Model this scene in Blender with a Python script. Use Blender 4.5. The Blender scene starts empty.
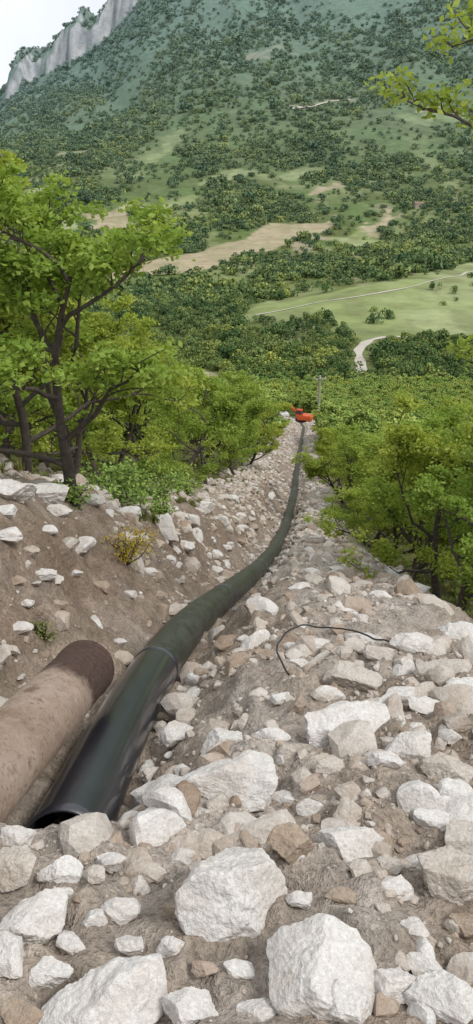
import bpy, bmesh, math, numpy as np, time
from mathutils import Vector, Matrix, noise as mnoise, Euler
T0=time.time()
scene=bpy.context.scene
scene.view_settings.view_transform='Standard'
scene.view_settings.look='None'
scene.view_settings.exposure=0
PITCH=math.radians(24); CP,SP=math.cos(PITCH),math.sin(PITCH); FPX=759.0

# ------------------------------------------------------------------ helpers
def sstep(a,b,x):
    t=np.clip((np.asarray(x,float)-a)/(b-a),0,1); return t*t*(3-2*t)
def _h(ix,iy,s):
    a=(ix.astype(np.int64)*374761393+iy.astype(np.int64)*668265263+s*1442695041)&0xffffffff
    a=((a^(a>>13))*1274126177)&0xffffffff
    a=((a^(a>>15))*2246822519)&0xffffffff
    a=a^(a>>16)
    return (a&0xffffff)/float(0xffffff)
def vn(x,y,s=0):
    xi=np.floor(x);yi=np.floor(y);fx=x-xi;fy=y-yi
    fx=fx*fx*(3-2*fx);fy=fy*fy*(3-2*fy)
    a=_h(xi,yi,s);b=_h(xi+1,yi,s);c=_h(xi,yi+1,s);d=_h(xi+1,yi+1,s)
    return ((a*(1-fx)+b*fx)*(1-fy)+(c*(1-fx)+d*fx)*fy)*2-1
def fbm(x,y,s=0,o=4):
    r=0;a=.5;x=np.asarray(x,float);y=np.asarray(y,float)
    for i in range(o):
        r=r+a*vn(x,y,s+i*17); x,y=(x*1.62-y*1.18)+3.1,(x*1.18+y*1.62)-7.7; a*=.5
    return r

# ------------------------------------------------------------------ terrain function
ky=[-6,-3,0,2,4,6,8,14,20,26,40,62,100,150,200,300,400,600,900,1200,1600]
kz=[.2,-.7,-1.6,-2.2,-2.85,-3.6,-4.5,-7.25,-9.8,-11.9,-16.1,-21.8,-31.5,-45.5,-57,-73.5,-79,-84,-80,-48,32]
_ty=np.linspace(math.log(1.0),math.log(1607),4000)
_tz=np.interp(np.exp(_ty)-7,ky,kz)
_k=np.exp(-np.linspace(-2.2,2.2,121)**2); _k/=_k.sum()
_tzp=np.pad(_tz,60,mode='reflect',reflect_type='odd')
_tz=np.convolve(_tzp,_k,mode='valid')
def P(y):
    return np.interp(np.log(np.maximum(np.asarray(y,float)+7,1.0)),_ty,_tz)
# pipeline alignment: sighted bearings along the pipe intersected with the graded profile
_pp=[(75,822),(100,770),(126,715),(157,666),(196,619),(233,590),(259,568),(275,548),(286,525),(293,500),(297,470),(301,443),(304,428)]
kxy=[-6.];kxx=[-1.0]
_q=np.linspace(1,140,14000);_pq=P(_q)-.27
for a_,b_ in _pp:
    v_=(512-b_)/FPX;rt=(-SP+v_*CP)/(CP+v_*SP);ii=np.nonzero(rt*_q<_pq)[0]
    ii=ii[0] if len(ii) else 13999
    yv=_q[ii];kxy.append(yv);kxx.append((a_-236.5)/FPX/(CP+v_*SP)*yv)
kxx.append(kxx[-1]+.1*(400-kxy[-1])*.6);kxy.append(400)
_sy=np.linspace(-6,400,8121); _sx=np.interp(_sy,kxy,kxx)
_k2=np.hanning(71);_k2/=_k2.sum(); _sx=np.convolve(np.pad(_sx,35,mode='reflect',reflect_type='odd'),_k2,mode='valid')
def XP(y): return np.interp(y,_sy,_sx)
cd=[-60,-15,-8,-4,-2.6,-1.5,-1.1,-.8,-.6,-.42,-.22,.25,.45,.7,1.0,2.2,3.0,5,10,30]
cz=[6,3.4,2.6,1.75,1.38,1.05,.72,.20,-.07,-.2,-.40,-.44,-.25,.0,.06,.02,-.42,-1.1,-2.0,-3.5]
cz2=[6,3.4,2.6,1.65,1.15,.60,.38,.20,.12,.05,.02,.02,.02,.03,.06,.02,-.42,-1.1,-2.0,-3.5]
def cross(x,y):
    d=x-XP(y)
    e=np.interp(y,[5,20,60],[0,.3,.1])
    dd=np.where(d>1.0,d+e*np.clip((d-1)/1.0,0,1),d)
    dd=dd+(.18*fbm(x*1.3,y*1.3,5,3)+.11*fbm(x*5,y*5,6,2))*sstep(.3,.6,np.abs(d))
    a=np.interp(dd,cd,cz);b=np.interp(dd,cd,cz2)
    w=sstep(1.9,2.6,y)
    q=a*w+b*(1-w)
    return np.where(q>0,q*np.interp(y,[3,5,30,60],[.8,1,1,.7]),q)
ru=[-1.2,-.6,-.4,-.30,-.275,-.247,-.2,-.153,-.138,-.1,0,.2,.6,1.2]
rv=[-.02,.0,.03,.058,.072,.094,.113,.134,.148,.19,.24,.27,.27,.2]
cv=[0,0,0,.003,.008,.021,.025,.025,.024,.02,.01,.01,0,0]
def H(x,y,detail=True):
    x=np.asarray(x,float);y=np.asarray(y,float)
    z=P(y)
    z=z+cross(x,y)*(1-sstep(90,170,y))
    m=y>1600
    yy=np.maximum(y,1600.);u=x/yy
    rr=np.interp(u,ru,rv)
    s=np.log(yy/1600)/math.log(2.5)
    r=.02+(rr-.02)*np.minimum(s,1.02)
    c=np.interp(u,ru,cv)*(1+.9*fbm(x/60,y*0,77,4))
    r=r+c*sstep(3900,3960,yy+140*fbm(x/90,x*0,31,4))+.5*c*fbm(x/28,x*0,32,3)*sstep(3950,4000,yy)
    zm=yy*r*(1-.35*sstep(4150,5200,yy))
    z=np.where(m,zm,z)
    z=z+9*fbm(x/150,y/150,11,3)*sstep(180,500,y)
    z=z+38*fbm(x/520,y/620,12,3)*sstep(1150,2300,y)
    g=np.abs(fbm(x/300+.2*y/300,y/900,13,3))
    z=z-80*(.25-g)*sstep(1500,2400,y)*(1-sstep(3600,3900,y))
    z=z+14*np.exp(-((x-150)/110)**2-((y-560)/170)**2)
    n1=1-sstep(60,160,y)
    z=z+.10*fbm(x*.8,y*.8,21,3)*n1
    if detail:
        dd=np.abs(x-XP(y))
        k=n1*(1-.6*sstep(3,7,dd))
        z=z+k*(.16*fbm(x*3.1,y*3.1,22,4)+.11*np.abs(fbm(x*7,y*7,23,3)))
    return z
_tt=np.exp(np.linspace(math.log(.9),math.log(4300),6000))
def site(px,py):
    """world point where a sight line from the surveyed camera station meets the terrain"""
    dx=(px-236.5)/FPX; v=(512-py)/FPX
    fy=CP+v*SP; fz=-SP+v*CP
    y=_tt; x=dx/fy*y; z=fz/fy*y
    hit=np.nonzero(z<H(x,y,False))[0]
    i=hit[0] if len(hit) else len(y)-1
    return float(x[i]),float(y[i])
def depth(x,y,z): return y*CP-z*SP

# ------------------------------------------------------------------ mesh helpers
def quadmesh(name,V,F,mats,midx=None,attrs=None,smooth=False):
    V=np.asarray(V,np.float32);F=np.asarray(F,np.int32);k=F.shape[1]
    me=bpy.data.meshes.new(name)
    me.vertices.add(len(V));me.vertices.foreach_set('co',V.ravel())
    me.loops.add(F.size);me.loops.foreach_set('vertex_index',F.ravel())
    me.polygons.add(len(F))
    me.polygons.foreach_set('loop_start',np.arange(len(F),dtype=np.int32)*k)
    try: me.polygons.foreach_set('loop_total',np.full(len(F),k,np.int32))
    except Exception: pass
    for m in mats: me.materials.append(m)
    if midx is not None: me.polygons.foreach_set('material_index',np.asarray(midx,np.int32))
    if isinstance(smooth,bool): smooth=np.full(len(F),smooth)
    me.polygons.foreach_set('use_smooth',smooth)
    if attrs:
        for n,(dom,typ,arr) in attrs.items():
            a=me.attributes.new(n,typ,dom)
            arr=np.asarray(arr,np.float32)
            a.data.foreach_set('color' if typ=='FLOAT_COLOR' else ('vector' if typ=='FLOAT_VECTOR' else 'value'),arr.ravel())
    me.update(calc_edges=True);me.validate()
    return me
def obj(name,me,parent=None,link=True):
    o=bpy.data.objects.new(name,me)
    if link: scene.collection.objects.link(o)
    if parent: o.parent=parent
    return o
# ------------------------------------------------------------------ materials
def newmat(name):
    m=bpy.data.materials.new(name);m.use_nodes=True
    nt=m.node_tree;b=nt.nodes['Principled BSDF']
    return m,nt,b
def N(nt,t,**kw):
    n=nt.nodes.new(t)
    for k,v in kw.items():
        if hasattr(n,k): setattr(n,k,v)
        else: n.inputs[k].default_value=v
    return n
def diffuse(nt,b):
    d=N(nt,'ShaderNodeBsdfDiffuse');nt.links.new(d.outputs[0],nt.nodes['Material Output'].inputs['Surface']);nt.nodes.remove(b);return d
def noise_n(nt,scale,detail=6,rough=.6,vec=None):
    n=N(nt,'ShaderNodeTexNoise');n.inputs['Scale'].default_value=scale;n.inputs['Detail'].default_value=detail;n.inputs['Roughness'].default_value=rough
    if vec is not None: nt.links.new(vec,n.inputs['Vector'])
    return n
def ramp(nt,fac,stops):
    r=N(nt,'ShaderNodeValToRGB');cr=r.color_ramp
    while len(cr.elements)<len(stops): cr.elements.new(.5)
    for e,(p,c) in zip(cr.elements,stops):
        e.position=p;e.color=(c,c,c,1) if not isinstance(c,tuple) else (*c,1)
    nt.links.new(fac,r.inputs['Fac']);return r
def mixc(nt,fac,a,b,mode='MIX'):
    m=N(nt,'ShaderNodeMix',data_type='RGBA',blend_type=mode)
    for s,v in ((m.inputs[0],fac),(m.inputs[6],a),(m.inputs[7],b)):
        if isinstance(v,bpy.types.NodeSocket): nt.links.new(v,s)
        elif isinstance(v,tuple): s.default_value=(*v,1)
        else: s.default_value=v
    return m.outputs[2]
def bump(nt,h,strength,dist,prev=None):
    b=N(nt,'ShaderNodeBump');b.inputs['Strength'].default_value=strength;b.inputs['Distance'].default_value=dist
    nt.links.new(h,b.inputs['Height'])
    if prev is not None: nt.links.new(prev,b.inputs['Normal'])
    return b.outputs['Normal']
def mathn(nt,op,a,b=0.,clamp=False):
    m=N(nt,'ShaderNodeMath',operation=op,use_clamp=clamp)
    for s,v in ((m.inputs[0],a),(m.inputs[1],b)):
        if isinstance(v,bpy.types.NodeSocket): nt.links.new(v,s)
        else: s.default_value=v
    return m.outputs[0]

def ground_mat():
    m,nt,b=newmat('ground_material');b=diffuse(nt,b)
    col=N(nt,'ShaderNodeAttribute',attribute_name='gcol').outputs['Color']
    nr=N(nt,'ShaderNodeAttribute',attribute_name='nearness').outputs['Fac']
    pos=N(nt,'ShaderNodeNewGeometry').outputs['Position']
    n1=noise_n(nt,6,5,.72,pos);n2=noise_n(nt,45,3,.7,pos);n3=noise_n(nt,.05,5,.75,pos)
    near=mixc(nt,1.0,col,ramp(nt,n1.outputs['Fac'],[(.3,.62),(.55,1.0),(.72,1.32)]).outputs[0],'MULTIPLY')
    near=mixc(nt,1.0,near,ramp(nt,n2.outputs['Fac'],[(.3,.68),(.7,1.3)]).outputs[0],'MULTIPLY')
    far=mixc(nt,1.0,col,ramp(nt,n3.outputs['Fac'],[(.3,.75),(.7,1.25)]).outputs[0],'MULTIPLY')
    c=mixc(nt,nr,far,near)
    nt.links.new(c,b.inputs['Color'])
    h=mathn(nt,'ADD',n1.outputs['Fac'],mathn(nt,'MULTIPLY',n2.outputs['Fac'],.45))
    h=mathn(nt,'MULTIPLY',h,nr)
    nt.links.new(bump(nt,h,.9,.06),b.inputs['Normal'])
    return m
def rock_mat(name,base,dark,warm,soil=.5,tints=None):
    m,nt,b=newmat(name);b=diffuse(nt,b)
    oi=N(nt,'ShaderNodeObjectInfo').outputs['Random']
    geo=N(nt,'ShaderNodeNewGeometry')
    pos=geo.outputs['Position']
    n1=noise_n(nt,5,4,.7,pos);n2=noise_n(nt,22,5,.75,pos);n3=noise_n(nt,90,2,.7,pos)
    c=mixc(nt,ramp(nt,n1.outputs['Fac'],[(.42,0.),(.66,1.)]).outputs[0],base,warm)
    c=mixc(nt,mathn(nt,'MULTIPLY',ramp(nt,n2.outputs['Fac'],[(.5,0.),(.68,1.)]).outputs[0],.5),c,dark)
    c=mixc(nt,1.0,c,ramp(nt,n3.outputs['Fac'],[(.3,.82),(.7,1.12)]).outputs[0],'MULTIPLY')
    if tints:
        c=mixc(nt,1.0,c,ramp(nt,oi,tints).outputs[0],'MULTIPLY')
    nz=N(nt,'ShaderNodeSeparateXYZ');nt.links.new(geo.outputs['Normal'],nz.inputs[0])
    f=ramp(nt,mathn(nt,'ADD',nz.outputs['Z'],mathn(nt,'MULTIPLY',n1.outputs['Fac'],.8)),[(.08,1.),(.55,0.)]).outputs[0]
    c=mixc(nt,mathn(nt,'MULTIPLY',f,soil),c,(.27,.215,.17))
    nt.links.new(c,b.inputs['Color'])
    h=mathn(nt,'ADD',n2.outputs['Fac'],mathn(nt,'MULTIPLY',n3.outputs['Fac'],.25))
    nt.links.new(bump(nt,h,.75,.02),b.inputs['Normal'])
    return m
def leaf_mat(name,c1,c2,c3,far=None,trans=.35,tints=None):
    m,nt,b=newmat(name);b=diffuse(nt,b)
    t=N(nt,'ShaderNodeAttribute',attribute_name='tint').outputs['Fac']
    oi=N(nt,'ShaderNodeObjectInfo').outputs['Random']
    pos=N(nt,'ShaderNodeNewGeometry').outputs['Position']
    c=ramp(nt,t,[(0.,c1),(.5,c2),(1.,c3)]).outputs[0]
    v=ramp(nt,oi,tints or [(0.,(.78,.90,.85)),(.5,(1.,1.,1.)),(1.,(1.15,1.05,.88))]).outputs[0]
    c=mixc(nt,1.0,c,v,'MULTIPLY')
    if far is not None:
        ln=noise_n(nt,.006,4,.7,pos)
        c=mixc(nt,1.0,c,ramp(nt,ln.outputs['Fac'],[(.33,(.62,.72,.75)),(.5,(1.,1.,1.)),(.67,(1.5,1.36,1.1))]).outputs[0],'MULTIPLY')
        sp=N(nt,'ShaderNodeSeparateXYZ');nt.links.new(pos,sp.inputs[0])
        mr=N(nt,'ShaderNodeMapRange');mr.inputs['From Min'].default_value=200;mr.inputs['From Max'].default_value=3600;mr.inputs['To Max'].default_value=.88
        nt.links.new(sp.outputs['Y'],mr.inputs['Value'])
        c=mixc(nt,mr.outputs[0],c,far)  # aerial haze painted into the leaf colour, growing with world Y
    nt.links.new(c,b.inputs['Color'])
    if trans>0:
        out=nt.nodes['Material Output']
        tr=N(nt,'ShaderNodeBsdfTranslucent');tc=mixc(nt,1.0,c,(1.5,1.4,.7),'MULTIPLY');nt.links.new(tc,tr.inputs['Color'])
        mx=N(nt,'ShaderNodeMixShader');mx.inputs[0].default_value=trans
        nt.links.new(b.outputs[0],mx.inputs[1]);nt.links.new(tr.outputs[0],mx.inputs[2]);nt.links.new(mx.outputs[0],out.inputs['Surface'])
    return m
def plain(name,col,rough=.7,metal=0.,var=.25,scale=8,bmp=.2):
    m,nt,b=newmat(name)
    tc=N(nt,'ShaderNodeTexCoord').outputs['Object']
    n=noise_n(nt,scale,5,.7,tc)
    c=mixc(nt,1.0,col,ramp(nt,n.outputs['Fac'],[(.3,1-var),(.7,1+var)]).outputs[0],'MULTIPLY')
    nt.links.new(c,b.inputs['Base Color']);b.inputs['Roughness'].default_value=rough;b.inputs['Metallic'].default_value=metal
    nt.links.new(bump(nt,n.outputs['Fac'],bmp,.02),b.inputs['Normal'])
    return m
M_ground=ground_mat()
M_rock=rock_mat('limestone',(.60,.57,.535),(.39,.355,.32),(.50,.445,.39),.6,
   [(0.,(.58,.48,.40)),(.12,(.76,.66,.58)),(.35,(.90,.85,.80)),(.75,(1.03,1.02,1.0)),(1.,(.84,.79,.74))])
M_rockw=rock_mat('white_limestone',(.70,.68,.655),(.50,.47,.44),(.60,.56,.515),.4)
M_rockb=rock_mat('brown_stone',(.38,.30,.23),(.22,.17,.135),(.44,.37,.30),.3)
M_bark=plain('bark',(.075,.06,.048),.95,0,.5,14,.8)
M_leaf=leaf_mat('oak_leaf',(.165,.235,.05),(.30,.39,.085),(.43,.50,.14),trans=.4)
M_leafmid=leaf_mat('oak_leaf_woodland',(.17,.24,.065),(.27,.355,.09),(.39,.46,.14),trans=0)
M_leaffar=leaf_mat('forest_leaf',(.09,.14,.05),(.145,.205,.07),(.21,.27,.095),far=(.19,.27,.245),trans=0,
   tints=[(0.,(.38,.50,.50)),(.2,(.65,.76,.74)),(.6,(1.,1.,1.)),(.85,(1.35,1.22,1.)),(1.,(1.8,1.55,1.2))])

# ------------------------------------------------------------------ ground sheet
def polydist(px,py,poly):
    poly=np.array(poly,float);n=len(poly);ins=np.zeros(px.shape,bool);dm=np.full(px.shape,1e18)
    for i in range(n):
        x1,y1=poly[i];x2,y2=poly[(i+1)%n]
        ex,ey=x2-x1,y2-y1
        t=np.clip(((px-x1)*ex+(py-y1)*ey)/(ex*ex+ey*ey+1e-9),0,1)
        dm=np.minimum(dm,(px-x1-t*ex)**2+(py-y1-t*ey)**2)
        c=((y1>py)!=(y2>py))&(px<(x2-x1)*(py-y1)/(y2-y1+1e-12)+x1)
        ins^=c
    return np.where(ins,np.sqrt(dm),-np.sqrt(dm))
tan_px=[[(98,272),(150,262),(210,247),(250,240),(285,222),(330,220),(325,236),(290,246),(250,256),(200,268),(150,276),(110,281)],
        [(80,213),(142,208),(136,228),(88,232)],[(168,372),(200,370),(226,378),(222,393),(175,390)],[(72,264),(98,268),(92,284),(72,286)],
        [(306,190),(332,183),(342,189),(318,197)],[(250,60),(285,40),(290,43),(260,64)],[(286,108),(350,99),(356,103),(290,111)],
        [(60,153),(96,150),(96,155),(62,158)],[(140,228),(156,222),(150,236)],[(372,236),(382,206),(390,208),(384,238)],[(414,112),(473,108),(473,112),(416,116)]]
mead_px=[[(268,300),(340,290),(400,283),(473,262),(540,255),(540,350),(473,345),(420,336),(385,338),(362,348),(335,322),(250,318)],
         [(95,250),(140,240),(146,235),(100,240)],[(150,204),(190,198),(186,208),(150,212)],[(66,214),(80,232),(60,240),(30,250),(30,238)],
         [(400,118),(473,108),(473,120),(410,126)],[(125,155),(190,132),(196,140),(136,162)],[(20,195),(60,176),(66,184),(24,206)],[(200,180),(246,168),(250,176),(205,190)],
         [(110,212),(140,205),(150,212),(120,220)],[(340,240),(372,228),(380,238),(350,250)],[(290,176),(330,168),(335,176),(300,184)]]
tan_w=[[site(*p) for p in q] for q in tan_px]; mead_w=[[site(*p) for p in q] for q in mead_px]
tan_l=[[(a/b,math.log(b)*.35) for a,b in q] for q in tan_w]; mead_l=[[(a/b,math.log(b)*.35) for a,b in q] for q in mead_w]
def zones(x,y):
    """signed 'insideness' for bare fields and meadows"""
    xx=x+y*.035*fbm(x/(40),y/(80),91,4);yy=y*(1+.05*fbm(x/40,y/80,92,4))
    U=xx/np.maximum(yy,30);L=np.log(np.maximum(yy,30))*.35
    t=np.full(x.shape,-9.);m=np.full(x.shape,-9.)
    for q in tan_l: t=np.maximum(t,polydist(U,L,q))
    for q in mead_l: m=np.maximum(m,polydist(U,L,q))
    return t,m
path_px=[[(364,376),(360,362),(358,350),(368,341),(385,337),(412,338)],[(252,316),(300,306),(345,299),(400,290),(450,278),(480,268)]]
path_w=[[site(*p) for p in q] for q in path_px]
def nearpath(x,y,w):
    k=np.zeros(x.shape,bool)
    for q in path_w:
        for (x1,y1),(x2,y2) in zip(q[:-1],q[1:]):
            ex,ey=x2-x1,y2-y1;t=np.clip(((x-x1)*ex+(y-y1)*ey)/(ex*ex+ey*ey+1e-9),0,1)
            k|=((x-x1-t*ex)**2+(y-y1-t*ey)**2)<w*w
    return k
st=.0046
rows=int(math.log(5600/1.5)/st)
Y=np.exp(np.linspace(math.log(1.5),math.log(5600),rows))-4.0
cols=int(2.0/st);U=np.linspace(-1,1,cols)
YY,UU=np.meshgrid(Y,U,indexing='ij');XX=UU*(YY+4)
ZZ=H(XX,YY)
t,m=zones(XX,YY)
d=XX-XP(YY)
def lerp(a,b,f): return a*(1-f[...,None])+np.array(b)*f[...,None]
n_a=fbm(XX*.9,YY*.9,41,4);n_b=fbm(XX*2.7,YY*2.7,42,3);n_f=fbm(XX/60,YY/60,43,5)
col=np.zeros(XX.shape+(3,))+np.array((.33,.27,.215))
pale=np.clip(.32+1.1*n_a+.6*n_b+.40*sstep(5,12,YY),0,1)*sstep(-.2,.8,d)
pale=np.maximum(pale,np.clip(.0+1.3*n_a+.9*n_b+.25*sstep(8,20,YY),0,.8)*(1-sstep(-.2,.8,d)))
col=lerp(col,(.48,.435,.39),pale)
col=lerp(col,(.215,.155,.11),.75*np.clip(1.15-np.abs(d+1.0)/.9,0,1)*np.clip(.7+1.5*n_a,0,1)*sstep(2.2,4,YY)*(1-sstep(30,60,YY)))
nw=sstep(12,32,YY)
fl=sstep(3.4-1.6*nw,5.0-2.4*nw,-d+1.1*n_a*(1-.6*nw))+sstep(2.5-.8*nw,3.4-1.1*nw,d+.3*n_a); fl=np.clip(fl,0,1)
fl*=1-sstep(100,112,YY)*(1-sstep(128,140,YY))*(1-sstep(5,9,np.abs(d)))
far=sstep(128,160,YY);fl=np.maximum(fl,far)
fcol=np.zeros(XX.shape+(3,))+np.array((.115,.135,.05)); fcol=lerp(fcol,(.21,.18,.115),np.clip(.3+n_b,0,1)*(1-far))
fcol=lerp(fcol,(.12,.17,.06),np.clip(.5+1.2*n_f,0,1)*far)
fcol=lerp(fcol,(.225,.255,.12),np.clip(-.1+2.6*fbm(XX/45,YY/90,44,4),0,.85)*sstep(250,450,YY)*(1-sstep(1400,2000,YY)))
fcol=lerp(fcol,(.36,.31,.23),np.clip(-.85+4*fbm(XX/25,YY/50,46,4),0,.8)*sstep(300,450,YY)*(1-sstep(1000,1500,YY))*sstep(-.05,.08,XX/np.maximum(YY,1)))
col=lerp(col,fcol,fl)
col=lerp(col,(.235,.28,.12),sstep(-.001,.004,m)*far)
col=lerp(col,(.30,.335,.18),sstep(-.001,.004,m)*far*np.clip(.3+2*n_f,0,.8))
col=lerp(col,(.19,.215,.105),sstep(-.001,.004,m)*far*np.clip(-.2+3*fbm(XX/18,YY/30,48,4),0,.7))
col=lerp(col,(.38,.325,.22),sstep(-.001,.003,t)*far)
col=lerp(col,(.30,.275,.17),sstep(-.001,.003,t)*far*np.clip(.1+2.5*fbm(XX/20,YY/40,49,4),0,.8))
haze_mix=sstep(700,3400,YY)*.9
col=lerp(col,(.155,.225,.205),haze_mix)  # blue-green distance haze baked into the ground's vertex colours
gy=np.gradient(ZZ,axis=0)/np.gradient(YY,axis=0)
rockm=sstep(.6,1.0,gy+1.3*fbm(XX/35,ZZ/30,47,4))*sstep(.45,.6,gy)*sstep(3600,3750,YY)
col=lerp(col,(.41,.425,.44),rockm)
col=lerp(col,(.20,.225,.245),rockm*np.clip(.35+3.2*fbm(XX/16,ZZ/50,50,4),0,.95))
nearness=(1-sstep(40,140,YY))
V=np.stack([XX,YY,ZZ],-1).reshape(-1,3)
i=np.arange(rows*cols).reshape(rows,cols)
F=np.stack([i[:-1,:-1],i[:-1,1:],i[1:,1:],i[1:,:-1]],-1).reshape(-1,4)
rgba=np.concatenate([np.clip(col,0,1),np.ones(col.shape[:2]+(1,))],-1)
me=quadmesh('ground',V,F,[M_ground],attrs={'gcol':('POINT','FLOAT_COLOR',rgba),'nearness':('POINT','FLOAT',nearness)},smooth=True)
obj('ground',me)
print('ground',time.time()-T0)

# ------------------------------------------------------------------ rocks
def ico(sub):
    bm=bmesh.new();bmesh.ops.create_icosphere(bm,subdivisions=sub,radius=1)
    v=np.array([x.co[:] for x in bm.verts]);f=np.array([[q.index for q in x.verts] for x in bm.faces]);bm.free();return v,f
ICO={s:ico(s) for s in (2,3,5)}
def rock_mesh(name,seed,sub,dims=(1,1,1),rough=.03,nplanes=13,mat=None,blocky=.0):
    rng=np.random.default_rng(seed)
    v,f=ICO[sub]
    n=rng.normal(size=(nplanes,3));n/=np.linalg.norm(n,axis=1)[:,None]
    off=rng.uniform(.55,.95,nplanes)
    if blocky:
        ax=np.array([[1,0,0],[-1,0,0],[0,1,0],[0,-1,0],[0,0,1],[0,0,-1.]])+rng.normal(0,.28,(6,3))
        ax/=np.linalg.norm(ax,axis=1)[:,None]
        R=np.array(Euler((rng.uniform(-.25,.25),rng.uniform(-.35,.35),rng.uniform(-.7,.7))).to_matrix())
        ax=ax@R.T
        n=np.concatenate([n[:8],ax]);off=np.concatenate([rng.uniform(.72,1.0,8),rng.uniform(.56,.85,6)])
    dt=v@n.T
    r=np.where(dt>.08,off/np.maximum(dt,.08),9).min(1);r=np.minimum(r,1.25)
    p=v*r[:,None]
    c=(p.max(0)+p.min(0))/2;e=(p.max(0)-p.min(0))
    p=(p-c)/e*np.array(dims)
    s=max(dims)
    if sub>=3:
        out=[]
        o=Vector((seed*1.7,seed*.3,0))
        for q,dv in zip(p,v):
            w=Vector(q/s)
            k=mnoise.fractal(w*3+o,.9,2.0,4)*rough*s+mnoise.fractal(w*14+o,.8,2.0,3)*rough*.35*s
            out.append(q+dv*k)
        p=np.array(out)
    return quadmesh(name,p,f,[mat or M_rock],smooth=False)
big=[(236,884,104,116,0),(320,965,112,104,0),(100,990,128,98,0),(32,908,66,64,0),(345,724,88,60,0),(350,838,68,60,0),
 (224,778,104,56,0),(447,884,62,66,1),(414,655,50,30,0),(290,860,46,48,3),(408,748,50,42,0),(448,772,54,44,1),(352,676,54,38,1),
 (410,940,32,28,0),(22,1000,46,46,3),(190,1000,56,52,0),(445,1006,84,50,0),(390,990,46,38,0),(262,1000,50,38,0),(150,970,42,32,1),
 (395,905,32,28,0),(60,870,44,32,0),(460,800,44,38,0),(375,830,36,28,3),(225,745,48,34,0),(270,742,38,26,0),(365,640,40,24,0),(455,628,50,32,0),
 (12,495,48,32,0),(40,490,56,28,0),(165,526,30,34,0),(80,551,32,14,0),(112,540,22,18,1),(45,580,24,16,0),(190,522,22,14,0),(140,540,18,14,0),
 (20,628,26,14,0),(320,640,32,20,0),(300,620,24,14,0),(265,648,26,14,3),(345,610,34,18,0),(435,608,38,20,1),(400,690,40,28,0),(470,835,44,48,1),
 (148,800,34,38,0),(180,740,38,30,0),(195,700,24,20,0),(205,672,22,16,3),(252,830,32,22,0),(310,800,28,22,0),(430,700,40,28,0),(245,640,16,10,0),
 (215,555,16,10,0),(240,530,16,9,0),(185,548,20,12,0),(320,560,22,13,0),(300,585,22,13,0),(338,575,18,12,0),(180,660,18,12,3),(10,870,54,48,1),(6,955,48,44,0),
 (175,900,28,22,3),(300,915,26,20,0),(240,960,34,24,0),(340,905,32,24,3),(215,925,28,16,0),(70,930,34,28,0),(460,690,36,24,0),(385,715,30,20,0),(330,690,30,20,0),
 (385,775,36,26,0),(330,770,30,22,1),(285,790,26,18,0),(430,820,34,26,0),(415,850,30,24,0),(385,870,34,26,1),(470,925,44,36,3),(425,970,36,28,0),(350,1010,60,40,0),
 (120,900,38,30,0),(95,880,28,20,1),(50,960,44,34,0),(150,860,34,22,1),(180,850,30,22,0),(20,840,38,30,0),(300,660,24,14,0),(280,700,20,14,0),(380,600,26,14,0),(420,590,22,12,0),
 (60,520,26,14,0),(95,505,22,12,0),(8,540,30,18,0),(30,555,24,14,1),(130,515,22,14,0),(205,505,20,14,0),(230,498,18,12,0),(150,575,16,10,0),(60,610,20,12,3),(215,570,16,10,0),
 (100,590,20,12,1),(130,600,14,10,0),(160,600,16,11,3),(25,600,18,12,0),(75,575,16,10,0),(12,650,20,14,1),(170,560,14,9,0),(120,640,14,10,0),(50,535,18,12,0),(190,575,14,9,1),(225,545,14,9,0),(15,575,22,13,3),
 (110,860,30,22,0),(85,850,26,20,0),(130,935,30,24,0),(170,945,28,22,0),(205,965,26,20,1),(95,910,26,20,0),(60,890,26,18,0)]
for k,(px,py,w,h,tone) in enumerate(big):
    x,y=site(px,py+h*.3);z=float(H(x,y))
    dp=depth(x,y,z);W=w*dp/FPX;Hh=h*dp/FPX
    dz=Hh*.72;dy=max(W*.62,Hh*.85)
    if y>6: dz=Hh*.9; dy=W*.7
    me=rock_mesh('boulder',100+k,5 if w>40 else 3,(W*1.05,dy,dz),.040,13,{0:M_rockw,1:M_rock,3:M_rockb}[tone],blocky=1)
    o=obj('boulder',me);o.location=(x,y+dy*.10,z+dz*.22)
    rr=np.random.default_rng(k)
    o.rotation_euler=(rr.uniform(-.25,.1),rr.uniform(-.2,.2),rr.uniform(-.3,.3))
print('rocks',time.time()-T0)

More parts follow.
